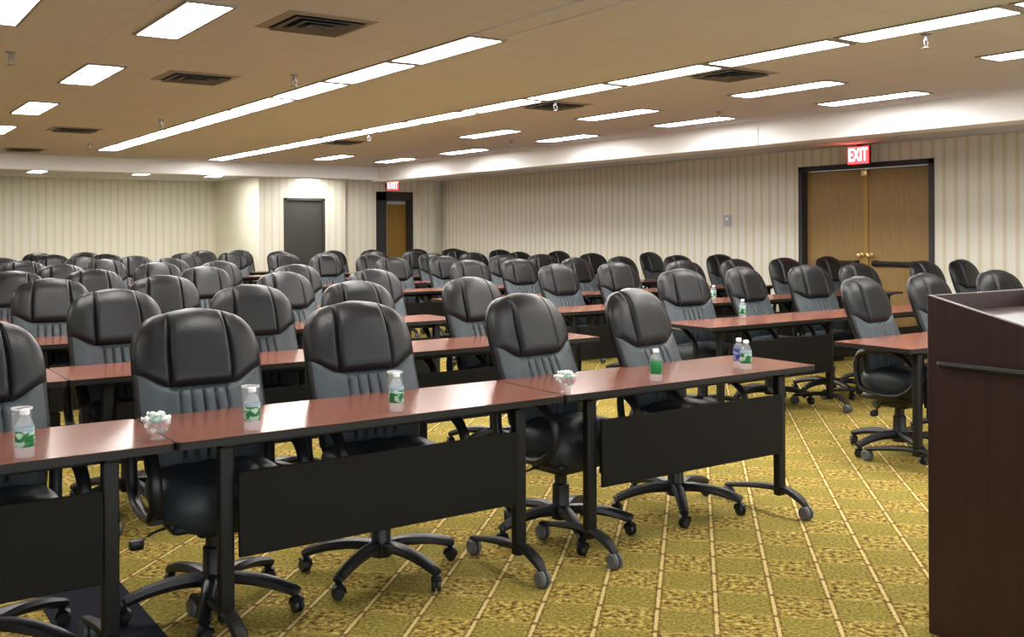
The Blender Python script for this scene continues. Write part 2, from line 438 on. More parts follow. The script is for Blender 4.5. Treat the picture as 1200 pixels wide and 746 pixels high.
def vent_proto():
    r = thing('ceiling_vent', 'x', 'vent')
    bm = new_bm(); add_box(bm, -0.29, 0.29, -0.29, 0.29, -0.006, 0.001)
    obj('backing', bm, M['vent_dark'], r, False)
    def ring(h, w_, z0, z1):
        bm = new_bm()
        o = [bm.verts.new((sx * h, sy * h, z0)) for sx, sy in ((-1, -1), (1, -1), (1, 1), (-1, 1))]
        i = [bm.verts.new((sx * (h - w_), sy * (h - w_), z1)) for sx, sy in ((-1, -1), (1, -1), (1, 1), (-1, 1))]
        for q in range(4): bm.faces.new((o[q], o[(q + 1) % 4], i[(q + 1) % 4], i[q]))
        return bm
    for nm, h, w_, z0, z1, mm in (('rim', 0.305, 0.06, -0.004, -0.012, 'fixture'), ('louvre', 0.235, 0.06, -0.022, -0.006, 'vent'), ('louvre', 0.16, 0.06, -0.026, -0.008, 'vent'), ('louvre', 0.085, 0.06, -0.030, -0.010, 'vent')):
        o = obj(nm, ring(h, w_, z0, z1), M[mm], r, False)
        md = o.modifiers.new('thick', 'SOLIDIFY'); md.thickness = 0.004
    return r
VP = vent_proto(); vf = True
for x, y, lab in ((2.68, 6.1, 'dark square ceiling vent above left strip, nearest one'), (2.72, 8.78, 'dark square ceiling vent left of the strip, second nearest'),
                  (2.76, 14.0, 'dark square ceiling vent third along the left side'), (2.72, 17.7, 'dark ceiling vent at the foot of the back bulkhead, far left'),
                  (6.52, 6.08, 'dark ceiling vent just right of right strip, nearest one'), (6.52, 8.62, 'dark ceiling vent beside right strip, behind a white sprinkler'),
                  (6.45, 13.8, 'dark ceiling vent beside the far part of the right strip'), (8.9, 20.2 - 1.0 + 0.6, None)):
    if lab is None: continue
    if vf: VP.location = (x, y, ZC); VP['label'] = lab; VP['group'] = 'ceiling vents'; vf = False
    else: dup(VP, (x, y, ZC), 0, lab, 'ceiling vents')

def sprinkler_proto():
    r = thing('sprinkler', 'x', 'sprinkler')
    bm = new_bm(); add_lathe(bm, [(0.035, 0.0), (0.035, -0.008), (0.014, -0.012), (0.014, -0.05)], 16)
    obj('escutcheon', bm, M['chrome'], r)
    bm = new_bm(); add_tube(bm, [(-0.02, 0, -0.045), (-0.022, 0, -0.07), (-0.006, 0, -0.095)], 0.004, 6); add_tube(bm, [(0.02, 0, -0.045), (0.022, 0, -0.07), (0.006, 0, -0.095)], 0.004, 6)
    add_box(bm, -0.024, 0.024, -0.006, 0.006, -0.052, -0.042)
    obj('frame_arms', bm, M['chrome'], r)
    bm = new_bm(); add_lathe(bm, [(0.010, -0.092), (0.030, -0.097), (0.030, -0.100), (0.006, -0.104)], 14)
    obj('deflector', bm, M['chrome'], r)
    return r
SP = sprinkler_proto(); sf = True
for x, y, lab in ((1.19, 8.29, 'sprinkler head on the ceiling near the left picture edge'), (3.38, 8.17, 'sprinkler head just left of left strip, nearest of three'),
                  (3.38, 12.26, 'sprinkler head just left of left strip, middle of three'), (3.38, 16.1, 'sprinkler head just left of left strip, farthest of three'),
                  (6.33, 4.08, 'large looking sprinkler head right of right strip, nearest the camera'), (6.33, 8.33, 'sprinkler head hanging in front of a dark vent'),
                  (6.25, 12.47, 'small sprinkler head beside far part of right strip'), (8.45, 8.05, 'sprinkler head at the end of a light near the bulkhead joint'),
                  (8.45, 12.2, 'far sprinkler head close to the white right bulkhead')):
    if sf: SP.location = (x, y, ZC); SP['label'] = lab; SP['group'] = 'ceiling sprinklers'; sf = False
    else: dup(SP, (x, y, ZC), 0, lab, 'ceiling sprinklers')

bm = new_bm()
add_box(bm, 3.69, 3.73, -3.2, 5.82, ZC - 0.012, ZC + 0.002); add_box(bm, 3.93, 3.97, -3.2, 5.82, ZC - 0.012, ZC + 0.002); add_box(bm, 3.73, 3.93, -3.2, 5.82, ZC - 0.004, ZC + 0.002)
struct('trim_3', bm, M['ceiling'], label='partition track in the ceiling in line with left strip', cat='track')

# exit signs -------------------------------------------------------
def exit_sign(loc, rotz, w, h, label):
    s = thing('exit_sign', label, 'exit sign', loc, rotz, 'exit signs')
    bm = new_bm(); add_box(bm, -w / 2, w / 2, 0.0, 0.05, -h / 2, h / 2, 0.004, 1)
    obj('housing', bm, M['exit_box'], s)
    bm = new_bm(); add_box(bm, -w / 2 + 0.008, w / 2 - 0.008, -0.006, 0.0, -h / 2 + 0.008, h / 2 - 0.008)
    obj('face', bm, M['red_face'], s, False)
    cu = bpy.data.curves.new('lettering', 'FONT'); cu.body = 'EXIT'; cu.align_x = 'CENTER'; cu.align_y = 'CENTER'
    cu.size = h * 1.02; cu.extrude = 0.003; cu.offset = 0.004; cu.materials.append(M['letters'])
    tmp = bpy.data.objects.new('tmp', cu); C.objects.link(tmp)
    me = bpy.data.meshes.new_from_object(tmp.evaluated_get(bpy.context.evaluated_depsgraph_get())); bpy.data.objects.remove(tmp)
    xs = [v.co.x for v in me.vertices]; k = (w * 0.86) / (max(xs) - min(xs))
    for v in me.vertices: v.co.x *= k
    o = bpy.data.objects.new('lettering', me); C.objects.link(o); o.parent = s
    o.location = (0, -0.010, 0); o.rotation_euler = (PI / 2, 0, 0)
    bm = new_bm(); add_box(bm, -0.04, 0.04, 0.02, 0.05, h / 2, h / 2 + 0.03); obj('mount', bm, M['exit_box'], s)
    return s
exit_sign((11.88, 8.70, 2.66), -PI / 2, 0.35, 0.25, 'lit red exit sign above the brown double door')
exit_sign((10.77, YB - 0.02, 2.69), 0, 0.30, 0.22, 'small lit red exit sign above the far dark doorway')

th = thing('thermostat', 'small grey wall thermostat on the right striped wall', 'thermostat', (XR, 11.38, 1.70))
bm = new_bm(); add_box(bm, -0.03, 0, -0.07, 0.07, 0, 0.17, 0.006); obj('case', bm, M['device'], th)
bm = new_bm(); add_box(bm, -0.034, -0.03, -0.035, 0.035, 0.09, 0.14); obj('display', bm, M['cap'], th)

# ------------------------------------------------------------------ office chair
def lerp(a, b, t): return a + (b - a) * t
def sstep(a, b, x):
    t = min(1, max(0, (x - a) / (b - a))); return t * t * (3 - 2 * t)
BW = 0.285
def halfw(t):
    w = BW * (0.90 + 0.10 * sstep(0.0, 0.45, t))
    if t > 0.68: w *= 0.49 + 0.51 * max(0.0, 1 - ((t - 0.68) / 0.32) ** 2.3) ** 0.47
    if t < 0.06: w *= 0.86 + 0.14 * math.sqrt(max(0, 1 - (1 - t / 0.06) ** 2))
    return w
ZB0, ZB1 = 0.56, 1.275
def axis_y(t):   # mid-plane of the back: lumbar forward, leaning back to the top
    return 0.115 + 0.215 * t ** 1.15 - 0.025 * math.exp(-((t - 0.28) / 0.2) ** 2)
def tb(u):       # lower border of the upper (black) section
    return 0.535 + 0.085 * sstep(0.48, 1.0, abs(u)) 
US = 0.50
def front(u, t):
    edge = max(0.0, 1 - abs(u) ** 4.5) ** 0.6
    topf = max(0.0, 1 - max(0, (t - 0.84) / 0.16) ** 2.4) ** 0.55
    botf = sstep(-0.04, 0.10, t)
    d = 0.048 * edge * topf * botf + 0.012
    up = sstep(tb(u) - 0.005, tb(u) + 0.05, t)
    d += 0.020 * up * topf * edge
    if abs(u) < US: d += 0.016 * up * topf * sstep(0, 0.05, US - abs(u))
    # seams beside the head pad
    if t > tb(u): d -= 0.022 * math.exp(-((abs(u) - US - 0.01) / 0.022) ** 2) * (0.3 + 0.7 * topf)
    d -= 0.012 * math.exp(-((t - tb(u)) / 0.012) ** 2) * edge
    # vertical ribs in the lower section
    if t < tb(u):
        k = sstep(0.06, 0.14, t) * sstep(0.0, 0.05, tb(u) - t)
        spread = 1.0 + 0.22 * (0.5 - t)
        for c in (-0.36, -0.18, 0, 0.18, 0.36):
            d -= 0.016 * k * math.exp(-((u - c * spread) / 0.026) ** 2)
        d += 0.010 * k * (1 - sstep(0.36, 0.62, abs(u)))
    return d
def bx(u, t):    # the head pad keeps its width, the shoulders run out towards the top
    h = halfw(t); xs = min(0.5 * h + 0.5 * max(0, 0.142 - 0.5 * h), 0.9 * h) if t > 0.5 else 0.5 * h
    xs = lerp(0.5 * h, min(0.134 - 0.012 * sstep(0.7, 1, t), 0.93 * h), sstep(0.45, 0.60, t))
    a = abs(u)
    return math.copysign(a / US * xs if a <= US else xs + (a - US) / (1 - US) * (h - xs), u)
def arch(u, t): return 0.016 * min(1.3, abs(bx(u, t)) / 0.125) ** 2 * sstep(0.70, 1.0, t)
def bp(u, t):
    return Vector((bx(u, t), axis_y(t) - front(u, t), lerp(ZB0, ZB1, t) - arch(u, t)))
def rp(u, t):
    edge = max(0.0, 1 - abs(u) ** 3) ** 0.6; topf = max(0.0, 1 - max(0, (t - 0.8) / 0.2) ** 2.4) ** 0.55
    return Vector((u * halfw(t), axis_y(t) + 0.012 + 0.045 * edge * topf, lerp(ZB0, ZB1, t) - arch(u, t)))
def tq(s): return 1 - (1 - s) ** 1.0
def patch(u0, u1, nu, t0, t1, nt, fn=bp):
    """t0,t1 callables of u"""
    bm = new_bm(); g = []
    for j in range(nt + 1):
        row = []
        for i in range(nu + 1):
            u = lerp(u0, u1, i / nu); a, b = t0(u), t1(u)
            s = j / nt
            tt = lerp(a, b, s)
            if b > 0.99: tt = a + (b - a) * (1 - (1 - s) ** 1.8)
            row.append(bm.verts.new(fn(u, min(tt, 0.9995))))
        g.append(row)
    for j in range(nt):
        for i in range(nu): bm.faces.new((g[j][i], g[j][i + 1], g[j + 1][i + 1], g[j + 1][i]))
    return bm
one = lambda u: 1.0
zero = lambda u: 0.0
ME = {}
bm = patch(-1, 1, 128, zero, lambda u: tb(u), 26)
for f in bm.faces:
    c_ = f.calc_center_median(); t_ = (c_.z - ZB0) / (ZB1 - ZB0); u_ = c_.x / max(halfw(t_), 1e-4)
    sp = 1.0 + 0.22 * (0.5 - t_)
    if abs(u_) > 0.93: f.material_index = 1
    elif 0.12 < t_ < tb(u_) - 0.03 and any(abs(u_ - c * sp) < 0.013 for c in (-0.36, -0.18, 0, 0.18, 0.36)): f.material_index = 2
ME['lumbar'] = mesh_of('lumbar_panel', bm, [M['leather_grey'], M['leather'], M['seam']], ang=80)
ME['headrest'] = mesh_of('headrest', patch(-US, US, 26, lambda u: tb(u) - 0.001, one, 26), M['leather'], ang=80)
for s, nm in ((-1, 'sl'), (1, 'sr')):
    a, b = (-1, -US) if s < 0 else (US, 1)
    ME[nm] = mesh_of('shoulder_pad', patch(a, b, 16, lambda u: tb(u) - 0.001, one, 26), M['leather'], ang=80)
# shell: rear surface plus the rim that joins it to the front
bm = patch(-1, 1, 24, zero, one, 28, rp)
def rim(bm, side):
    A = [bm.verts.new(rp(side, min(1 - (1 - j / 28) ** 1.8, 0.9995))) for j in range(29)]
    B = [bm.verts.new(bp(side, min(1 - (1 - j / 28) ** 1.8, 0.9995)) + Vector((side * 0.002, 0.002, 0))) for j in range(29)]
    for j in range(28): bm.faces.new((A[j], A[j + 1], B[j + 1], B[j]))
rim(bm, -1); rim(bm, 1)
for tt in (0.0, 0.9995):
    A = [bm.verts.new(rp(lerp(-1, 1, i / 24), tt)) for i in range(25)]; B = [bm.verts.new(bp(lerp(-1, 1, i / 24), tt)) for i in range(25)]
    for i in range(24): bm.faces.new((A[i], A[i + 1], B[i + 1], B[i]))
bmesh.ops.remove_doubles(bm, verts=bm.verts, dist=0.0015)
ME['shell'] = mesh_of('back_shell', bm, M['leather'], ang=60)

# seat cushion: superellipse plan, crowned, waterfall front
def seat_mesh():
    bm = new_bm(); na, nr = 44, 14
    def plan(a):
        c, s = math.cos(a), math.sin(a); n = 3.2
        r = 1 / (abs(c) ** n + abs(s) ** n) ** (1 / n)
        return r * c * 0.272, r * s * 0.25
    def ring(k, z, off=0): 
        out = []
        for i in range(na):
            x, y = plan(2 * PI * i / na)
            fr = sstep(0.02, -0.285, y * k)
            out.append(bm.verts.new((x * k, y * k - 0.03, z(x * k, y * k) - off * 0)))
        return out
    rings = []
    top = lambda x, y: 0.600 + 0.030 * (1 - (abs(x) / 0.275) ** 3) - 0.045 * sstep(-0.11, -0.25, y) + 0.012 * math.cos(x * 50) * 0.25 * (1 - sstep(0.12, 0.2, abs(x)))
    c0 = bm.verts.new((0, -0.03, top(0, 0)))
    for k in (0.12, 0.25, 0.4, 0.55, 0.7, 0.82, 0.91): rings.append(ring(k, top))
    prof = [(0.965, 0.583), (0.995, 0.560), (1.0, 0.53), (0.985, 0.495), (0.95, 0.465), (0.90, 0.445)]
    for k, z in prof:
        rings.append(ring(k, lambda x, y, z=z: z - 0.05 * sstep(-0.08, -0.25, y)))
    for i in range(na): bm.faces.new((c0, rings[0][i], rings[0][(i + 1) % na]))
    for A, B in zip(rings, rings[1:]):
        for i in range(na): bm.faces.new((A[i], A[(i + 1) % na], B[(i + 1) % na], B[i]))
    bm.faces.new(rings[-1])
    return bm
ME['seat'] = mesh_of('seat', seat_mesh(), M['seat_leather'], ang=60)
bm = new_bm(); add_box(bm, -0.235, 0.235, -0.24, 0.18, 0.40, 0.448, 0.03, 3); add_box(bm, -0.09, 0.09, -0.10, 0.14, 0.335, 0.41, 0.015)
add_tube(bm, smooth_path([(0, 0.10, 0.40), (0, 0.18, 0.42), (0, 0.205, 0.50), (0, 0.19, 0.68)], 5), 0.028, 8, flat=(1.6, 0.5))
ME['pan'] = mesh_of('seat_pan', bm, M['plastic'])
def arm(s):
    bm = new_bm(); x = s * 0.305
    pts = [(x * 0.98, 0.12, 0.49), (x, 0.165, 0.62), (x, 0.135, 0.735), (x, 0.0, 0.768), (x, -0.15, 0.752), (x, -0.265, 0.67), (x * 0.99, -0.275, 0.565), (x * 0.98, -0.19, 0.48), (x * 0.97, -0.06, 0.455)]
    P = smooth_path(pts, 5, True)
    R = [0.021 + 0.006 * sstep(0.7, 0.76, p.z) for p in P]
    add_tube(bm, P, R, 10, True, flat=(1.25, 0.85))
    for y in (-0.14, 0.02): add_box(bm, min(x, x * 0.7), max(x, x * 0.7), y - 0.02, y + 0.02, 0.440, 0.462, 0.003, 1)
    return mesh_of('armrest', bm, M['plastic'])
ME['arm_l'], ME['arm_r'] = arm(-1), arm(1)
bm = new_bm(); add_lathe(bm, [(0.050, 0.085), (0.058, 0.10), (0.055, 0.145), (0.046, 0.16), (0.046, 0.27), (0.034, 0.275), (0.034, 0.345)], 20)
ME['column'] = mesh_of('column', bm, M['plastic'])
bm = new_bm(); add_tube(bm, smooth_path([(-0.08, 0.03, 0.375), (-0.22, 0.03, 0.365), (-0.295, 0.02, 0.335)], 4), 0.006, 6); add_box(bm, -0.345, -0.285, 0.0, 0.04, 0.30, 0.345, 0.012)
ME['lever'] = mesh_of('lever', bm, M['plastic'])
def leg_pts(a):
    f = lambda r, z: (r * math.cos(a), r * math.sin(a), z)
    return smooth_path([f(0.03, 0.132), f(0.13, 0.138), f(0.25, 0.124), f(0.345, 0.098), f(0.378, 0.082)], 4)
def add_leg(bm, a):
    P = leg_pts(a); n = len(P)
    add_tube(bm, P, [lerp(0.042, 0.027, i / (n - 1)) for i in range(n)], 8, flat=(0.95, 0.72) if abs(math.sin(a)) > 0.5 else (0.85, 0.8))
def add_caster(bm, a, r=0.372):
    x, y = r * math.cos(a), r * math.sin(a)
    w = new_bm()
    for sx in (-1, 1): add_lathe(w, [(0.010, sx * 0.022), (0.024, sx * 0.022), (0.029, sx * 0.016), (0.029, sx * 0.006), (0.02, sx * 0.004)], 16, (0, 0, 0.029), 'x')
    add_box(w, -0.006, 0.006, -0.02, 0.03, 0.02, 0.062, 0.004, 1)
    add_tube(w, [(0, 0.012, 0.05), (0, 0.012, 0.09)], 0.008, 8)
    add_tube(w, smooth_path([(0, 0.034, 0.03), (0, 0.026, 0.056), (0, 0.0, 0.066), (0, -0.024, 0.054)], 3), 0.010, 8, flat=(2.4, 0.5))
    M_ = Matrix.Translation((x, y, 0)) @ Matrix.Rotation(a + 0.8, 4, 'Z')
    bmesh.ops.transform(w, matrix=M_, verts=w.verts)
    tmp = bpy.data.meshes.new('tmp'); w.to_mesh(tmp); w.free(); bm.from_mesh(tmp); bpy.data.meshes.remove(tmp)
A0 = math.radians(36)
angs = [A0 + k * 2 * PI / 5 for k in range(5)]
for k, a in enumerate(angs):
    bm = new_bm(); add_leg(bm, a); ME['leg%d' % k] = mesh_of('leg', bm, M['plastic'])
    bm = new_bm(); add_caster(bm, a); ME['cast%d' % k] = mesh_of('caster', bm, M['plastic'])
bm = new_bm()
for a in angs: add_leg(bm, a); add_caster(bm, a)
ME['star'] = mesh_of('star_base', bm, M['plastic'])

def make_chair(full):
    r = thing('office_chair', 'x', 'chair')
    for n, k in (('back_shell', 'shell'), ('lumbar_panel', 'lumbar'), ('headrest', 'headrest'), ('shoulder_pad', 'sl'), ('shoulder_pad', 'sr'), ('seat', 'seat'), ('seat_pan', 'pan'), ('armrest', 'arm_l'), ('armrest', 'arm_r'), ('column', 'column')):
        o = obj(n, ME[k], None, r)
        if k == 'lumbar': o['label'] = 'grey ribbed lower back panel'
        if k == 'headrest': o['label'] = 'black padded head section'
    if full:
        obj('lever', ME['lever'], None, r)
        for k in range(5):
            lg = obj('leg', ME['leg%d' % k], None, r); obj('caster', ME['cast%d' % k], None, lg)
    else: obj('star_base', ME['star'], None, r)
    return r

# ------------------------------------------------------------------ folding table (origin: floor, mid of front edge)
def rounded_rect(x0, x1, y0, y1, r, n=5):
    out = []
    for cx, cy, a0 in ((x1 - r, y0 + r, -PI / 2), (x1 - r, y1 - r, 0), (x0 + r, y1 - r, PI / 2), (x0 + r, y0 + r, PI)):
        for k in range(n + 1):
            a = a0 + PI / 2 * k / n; out.append((cx + r * math.cos(a), cy + r * math.sin(a)))
    return out
def add_prism(bm, poly, z0, z1):
    A = [bm.verts.new((x, y, z0)) for x, y in poly]; B = [bm.verts.new((x, y, z1)) for x, y in poly]
    n = len(poly)
    bm.faces.new(list(reversed(A))); bm.faces.new(B)
    for i in range(n): bm.faces.new((A[i], A[(i + 1) % n], B[(i + 1) % n], B[i]))
TW, TD, PY = 1.826, 0.61, 0.095
bm = new_bm(); add_prism(bm, rounded_rect(-TW / 2 + 0.004, TW / 2 - 0.004, 0.004, TD - 0.004, 0.026), 0.812, 0.840); ME['top'] = mesh_of('table_top', bm, M['laminate'], ang=30)
bm = new_bm()
po, pi_ = rounded_rect(-TW / 2, TW / 2, 0, TD, 0.03), rounded_rect(-TW / 2 + 0.005, TW / 2 - 0.005, 0.005, TD - 0.005, 0.025)
V = [[bm.verts.new((x, y, z)) for x, y in p] for p, z in ((pi_, 0.809), (po, 0.809), (po, 0.8385), (pi_, 0.8385))]
n = len(po)
for A, B in zip(V, V[1:] + V[:1]):
    for i in range(n): bm.faces.new((A[i], A[(i + 1) % n], B[(i + 1) % n], B[i]))
ME['band'] = mesh_of('edge_band', bm, M['band'], ang=30)
bm = new_bm()
add_box(bm, -0.70, 0.70, PY + 0.06, PY + 0.10, 0.765, 0.805, 0.004, 1)
for x in (-0.70, 0.70): add_box(bm, x - 0.03, x + 0.03, 0.04, 0.53, 0.788, 0.809, 0.005, 1)
ME['rail'] = mesh_of('under_frame', bm, M['black_metal'])
bm = new_bm(); add_box(bm, -0.665, 0.665, PY - 0.055, PY - 0.040, 0.355, 0.69, 0.004, 1)
for x in (-0.64, 0.64): add_box(bm, x - 0.015, x + 0.015, PY - 0.041, PY - 0.02, 0.42, 0.62)
ME['modesty'] = mesh_of('modesty_panel', bm, M['panel'])
def leg_parts(x):
    bm = new_bm(); add_box(bm, x - 0.03, x + 0.03, PY - 0.024, PY + 0.024, 0.10, 0.79, 0.010, 3)
    L = mesh_of('leg', bm, M['black_metal'])
    bm = new_bm()
    P = smooth_path([(x, -0.095, 0.072), (x, -0.055, 0.105), (x, 0.02, 0.134), (x, PY, 0.140), (x, PY + 0.16, 0.126), (x, 0.50, 0.080)], 4); n = len(P)
    add_tube(bm, P, [lerp(0.022, 0.032, sstep(0, 0.5, 1 - abs(2 * i / (n - 1) - 1))) for i in range(n)], 8, flat=(1.0, 0.62))
    Fm = mesh_of('foot', bm, M['black_metal'])
    cs = []
    for y in (-0.092, 0.49):
        bm = new_bm()
        for sx in (-1, 1): add_lathe(bm, [(0.008, sx * 0.026), (0.030, sx * 0.028), (0.039, sx * 0.019), (0.039, sx * 0.006), (0.02, sx * 0.004)], 18, (x, y, 0.039), 'x')
        add_tube(bm, [(x, y, 0.03), (x, y, 0.075)], 0.009, 8)
        add_box(bm, x - 0.005, x + 0.005, y - 0.02, y + 0.02, 0.025, 0.045)
        cs.append(mesh_of('caster', bm, M['caster']))
    return L, Fm, cs
LEGS = [leg_parts(-0.70), leg_parts(0.70)]
def make_table():
    r = thing('folding_table', 'x', 'table')
    obj('table_top', ME['top'], None, r); obj('edge_band', ME['band'], None, r)['label'] = 'black rubber edge band'
    obj('under_frame', ME['rail'], None, r); obj('modesty_panel', ME['modesty'], None, r)['label'] = 'black modesty panel'
    for L, Fm, cs in LEGS:
        lg = obj('leg', L, None, r); obj('foot', Fm, None, lg)
        for c in cs: obj('caster', c, None, lg)['label'] = 'grey caster'
    return r

# ------------------------------------------------------------------ rows
Y0, PITCH = 3.766, 1.943
LX = [0.175 + 1.83 * k for k in range(3)]      # table centres of the left block (left to right)
RX = [6.80 + 1.83 * k for k in range(3)]
def px(X, Y, z):
    s, c = math.sin(PHI), math.cos(PHI); d = X * s + Y * c
    return 600 + FPX * (X * c - Y * s) / d
T0 = make_table(); tfirst = [True]
def place_table(x, y, label, group):
    if tfirst[0]:
        tfirst[0] = False; T0.location = (x, y, 0); T0['label'] = label; T0['group'] = group
    else: dup(T0, (x, y, 0), 0, label, group)
CF, CB = make_chair(True), make_chair(False); cfirst = {CF: True, CB: True}
def place_chair(p, x, y, rz, label, group, base):
    if cfirst[p]:
        cfirst[p] = False; [setattr(ch, 'rotation_euler', (0, 0, base)) for ch in p.children if ch.name.split('.')[0] in ('leg', 'star_base')]; p.location = (x, y, 0); p.rotation_euler = (0, 0, rz); p['label'] = label; p['group'] = group
    else: dup(p, (x, y, 0), rz, label, group, base)
# seats counted from the aisle; pixel-measured offsets along the row
LS = [4.13, 3.30, 2.23, 1.40, 0.56, -0.30]
RS = [6.44, 7.30, 8.36, 9.17, 10.18, 11.08]
rot = {('L', 0, 0): 0.20, ('L', 0, 1): 0.12, ('L', 0, 2): -0.05, ('L', 0, 3): -0.04, ('R', 0, 0): 0.10, ('L', 0, 4): 0.05, ('L', 1, 1): 0.0, ('L', 1, 0): 0.10}
BASE = {('L', 0, 3): -0.10, ('L', 0, 2): 0.56, ('L', 0, 1): -0.05, ('L', 0, 0): -0.33}
SEATX = {('L',0,0):4.04, ('L',0,1):3.23, ('L',0,2):2.21, ('L',0,3):1.41, ('L',0,4):0.49, ('L',1,0):4.12, ('L',1,1):3.17, ('L',1,2):2.37, ('L',1,3):1.51, ('L',2,0):4.3, ('L',2,1):3.41, ('L',2,2):2.34, ('L',2,3):1.49, ('L',3,0):4.31, ('L',3,3):1.50, ('L',4,0):4.11, ('L',4,2):2.28, ('L',5,0):4.06, ('L',5,1):3.18, ('L',5,2):2.19, ('L',6,0):4.08, ('L',8,0):4.14, ('L',8,1):3.33, ('R',0,0):6.43, ('R',0,1):7.27, ('R',0,2):8.33, ('R',1,0):6.49, ('R',1,1):7.32, ('R',1,2):8.26, ('R',1,3):9.03, ('R',1,4):10.25, ('R',1,5):11.01, ('R',2,0):6.5, ('R',2,1):7.41, ('R',2,2):8.44, ('R',2,3):9.29, ('R',2,4):10.18, ('R',2,5):11.15, ('R',3,0):6.67, ('R',3,1):7.42, ('R',3,4):10.22, ('R',4,0):6.63, ('R',4,1):7.46, ('R',4,2):8.48, ('R',4,5):11.41, ('R',6,0):6.59, ('R',6,1):7.34, ('R',6,3):9.16, ('R',6,4):10.09, ('R',6,5):11.02, ('R',7,0):6.33, ('R',7,3):9.24, ('R',7,5):11.12}
NROW = 9
for i in range(NROW):
    yf = Y0 + PITCH * i
    for b, xs, seats in (('L', LX, LS), ('R', RX, RS)):
        block = 'left block' if b == 'L' else 'right block'
        for k, x in enumerate(xs):
            q = 2 - k if b == 'L' else k
            if b == 'L' and i > 0 and px(x + 0.9, yf, 0.7) < -20: continue
            if b == 'R' and i == 0 and k > 1: continue
            if b == 'R' and i == 8 and k > 0: continue
            where = ('at the aisle' if q == 0 else f'{NTH[q]} from the aisle')
            ty = yf + (0.12 if (b, i) == ('R', 0) else 0); tx = x - (0.04 if (b, i) == ('R', 0) else 0)
            place_table(tx, ty, f'cherry topped black folding table, {where} in the {ORD[i]} row, {block}', 'folding tables in rows')
        for q, x in enumerate(seats):
            yc = yf + 0.50 + (0.13 if b == 'R' else 0)
            jx, jy = random.uniform(-0.04, 0.04), random.uniform(-0.03, 0.08)
            if i < 2: jx = 0; jy *= 0.4
            rz = rot.get((b, i, q), random.uniform(-0.13, 0.16))
            if (b, i, q) in SEATX: x = SEATX[(b, i, q)] + 0.31 * math.sin(rz); jx = 0
            if b == 'R' and i == 8:
                if q > 1: continue
                x = (6.42, 7.18)[q]; jx = jy = 0
            p_ = px(x, yc + 0.3, 1.1)
            if p_ < -75 or p_ > 1290: continue
            who = f'{NTH[q]} from the aisle' if q else 'at the aisle'
            place_chair(CF if i < 4 else CB, x + jx, yc + jy, rz, f'black and grey leather office chair, {who} in the {ORD[i]} row, {block}', 'office chairs at the tables', BASE.get((b, i, q), random.uniform(-0.6, 0.6)) - rz)

dup(CB, (5.37, 17.6, 0), 0.1, 'black and grey leather office chair standing in the aisle beside the eighth row', 'office chairs at the tables', 0.3)

# ------------------------------------------------------------------ things on the tables
ZT = 0.8402
def bottle(x, y, lab_m, label, rz=0.0, sc=1.0):
    b = thing('water_bottle', label, 'bottle', (x, y, ZT), rz, 'water bottles')
    bm = new_bm(); add_lathe(bm, [(0.020, 0.003), (0.028, 0.0), (0.032, 0.006), (0.032, 0.034), (0.0305, 0.037), (0.0305, 0.094), (0.032, 0.097), (0.031, 0.110), (0.024, 0.128), (0.014, 0.141), (0.0125, 0.152)], 28)
    o = obj('body', bm, M['pet'], b)
    bm = new_bm(); add_lathe(bm, [(0.0312, 0.038), (0.0318, 0.039), (0.0318, 0.106), (0.0312, 0.107), (0.0308, 0.106), (0.0308, 0.039)], 28, cap=False)
    obj('wrapper', bm, lab_m, b)['label'] = 'printed paper label'
    bm = new_bm(); add_lathe(bm, [(0.0145, 0.148), (0.0155, 0.149), (0.0155, 0.164), (0.0140, 0.1665)], 20); obj('cap', bm, M['cap'], b)['label'] = 'white screw cap'
    b.scale = (sc, sc, sc)
    return b
def tumbler(x, y, label):
    bm = new_bm(); add_lathe(bm, [(0.026, 0.0), (0.029, 0.004), (0.036, 0.150), (0.0352, 0.152), (0.0335, 0.150), (0.027, 0.012), (0.005, 0.010)], 28)
    g = obj('drinking_glass', bm, M['glass'], None, loc=(x, y, ZT)); tag(g, label, 'glass', 'drinking glasses')
    bm = new_bm(); add_lathe(bm, [(0.0345, 0.146), (0.0365, 0.147), (0.0368, 0.1535), (0.0345, 0.1535), (0.0345, 0.146)], 28, cap=False)
    obj('rim', bm, M['rim'], g); return g
bottle(0.59, 3.845, M['lab_green'], 'green labelled water bottle at the left edge of the front row', 0.4)
bottle(1.41, 3.85, M['lab_green'], 'green labelled water bottle right of the left candy bowl', 1.2)
bottle(2.07, 3.88, M['lab_green'], 'green labelled water bottle midway between the two candy bowls', 2.2)
bottle(3.58, 3.86, M['lab_plain'], 'water bottle with a plain green label, standing alone on the front row', 0.0)
bottle(4.27, 3.87, M['lab_green'], 'green labelled water bottle in front of the blue labelled one', 3.0)
bottle(4.315, 3.965, M['lab_blue'], 'blue labelled water bottle behind another near the right table end', 1.0)
tumbler(0.60, 3.975, 'clear tumbler behind the leftmost water bottle')
tumbler(1.452, 3.985, 'clear tumbler behind the bottle right of the left candy bowl')
tumbler(2.128, 4.005, 'clear tumbler behind the bottle between the candy bowls')
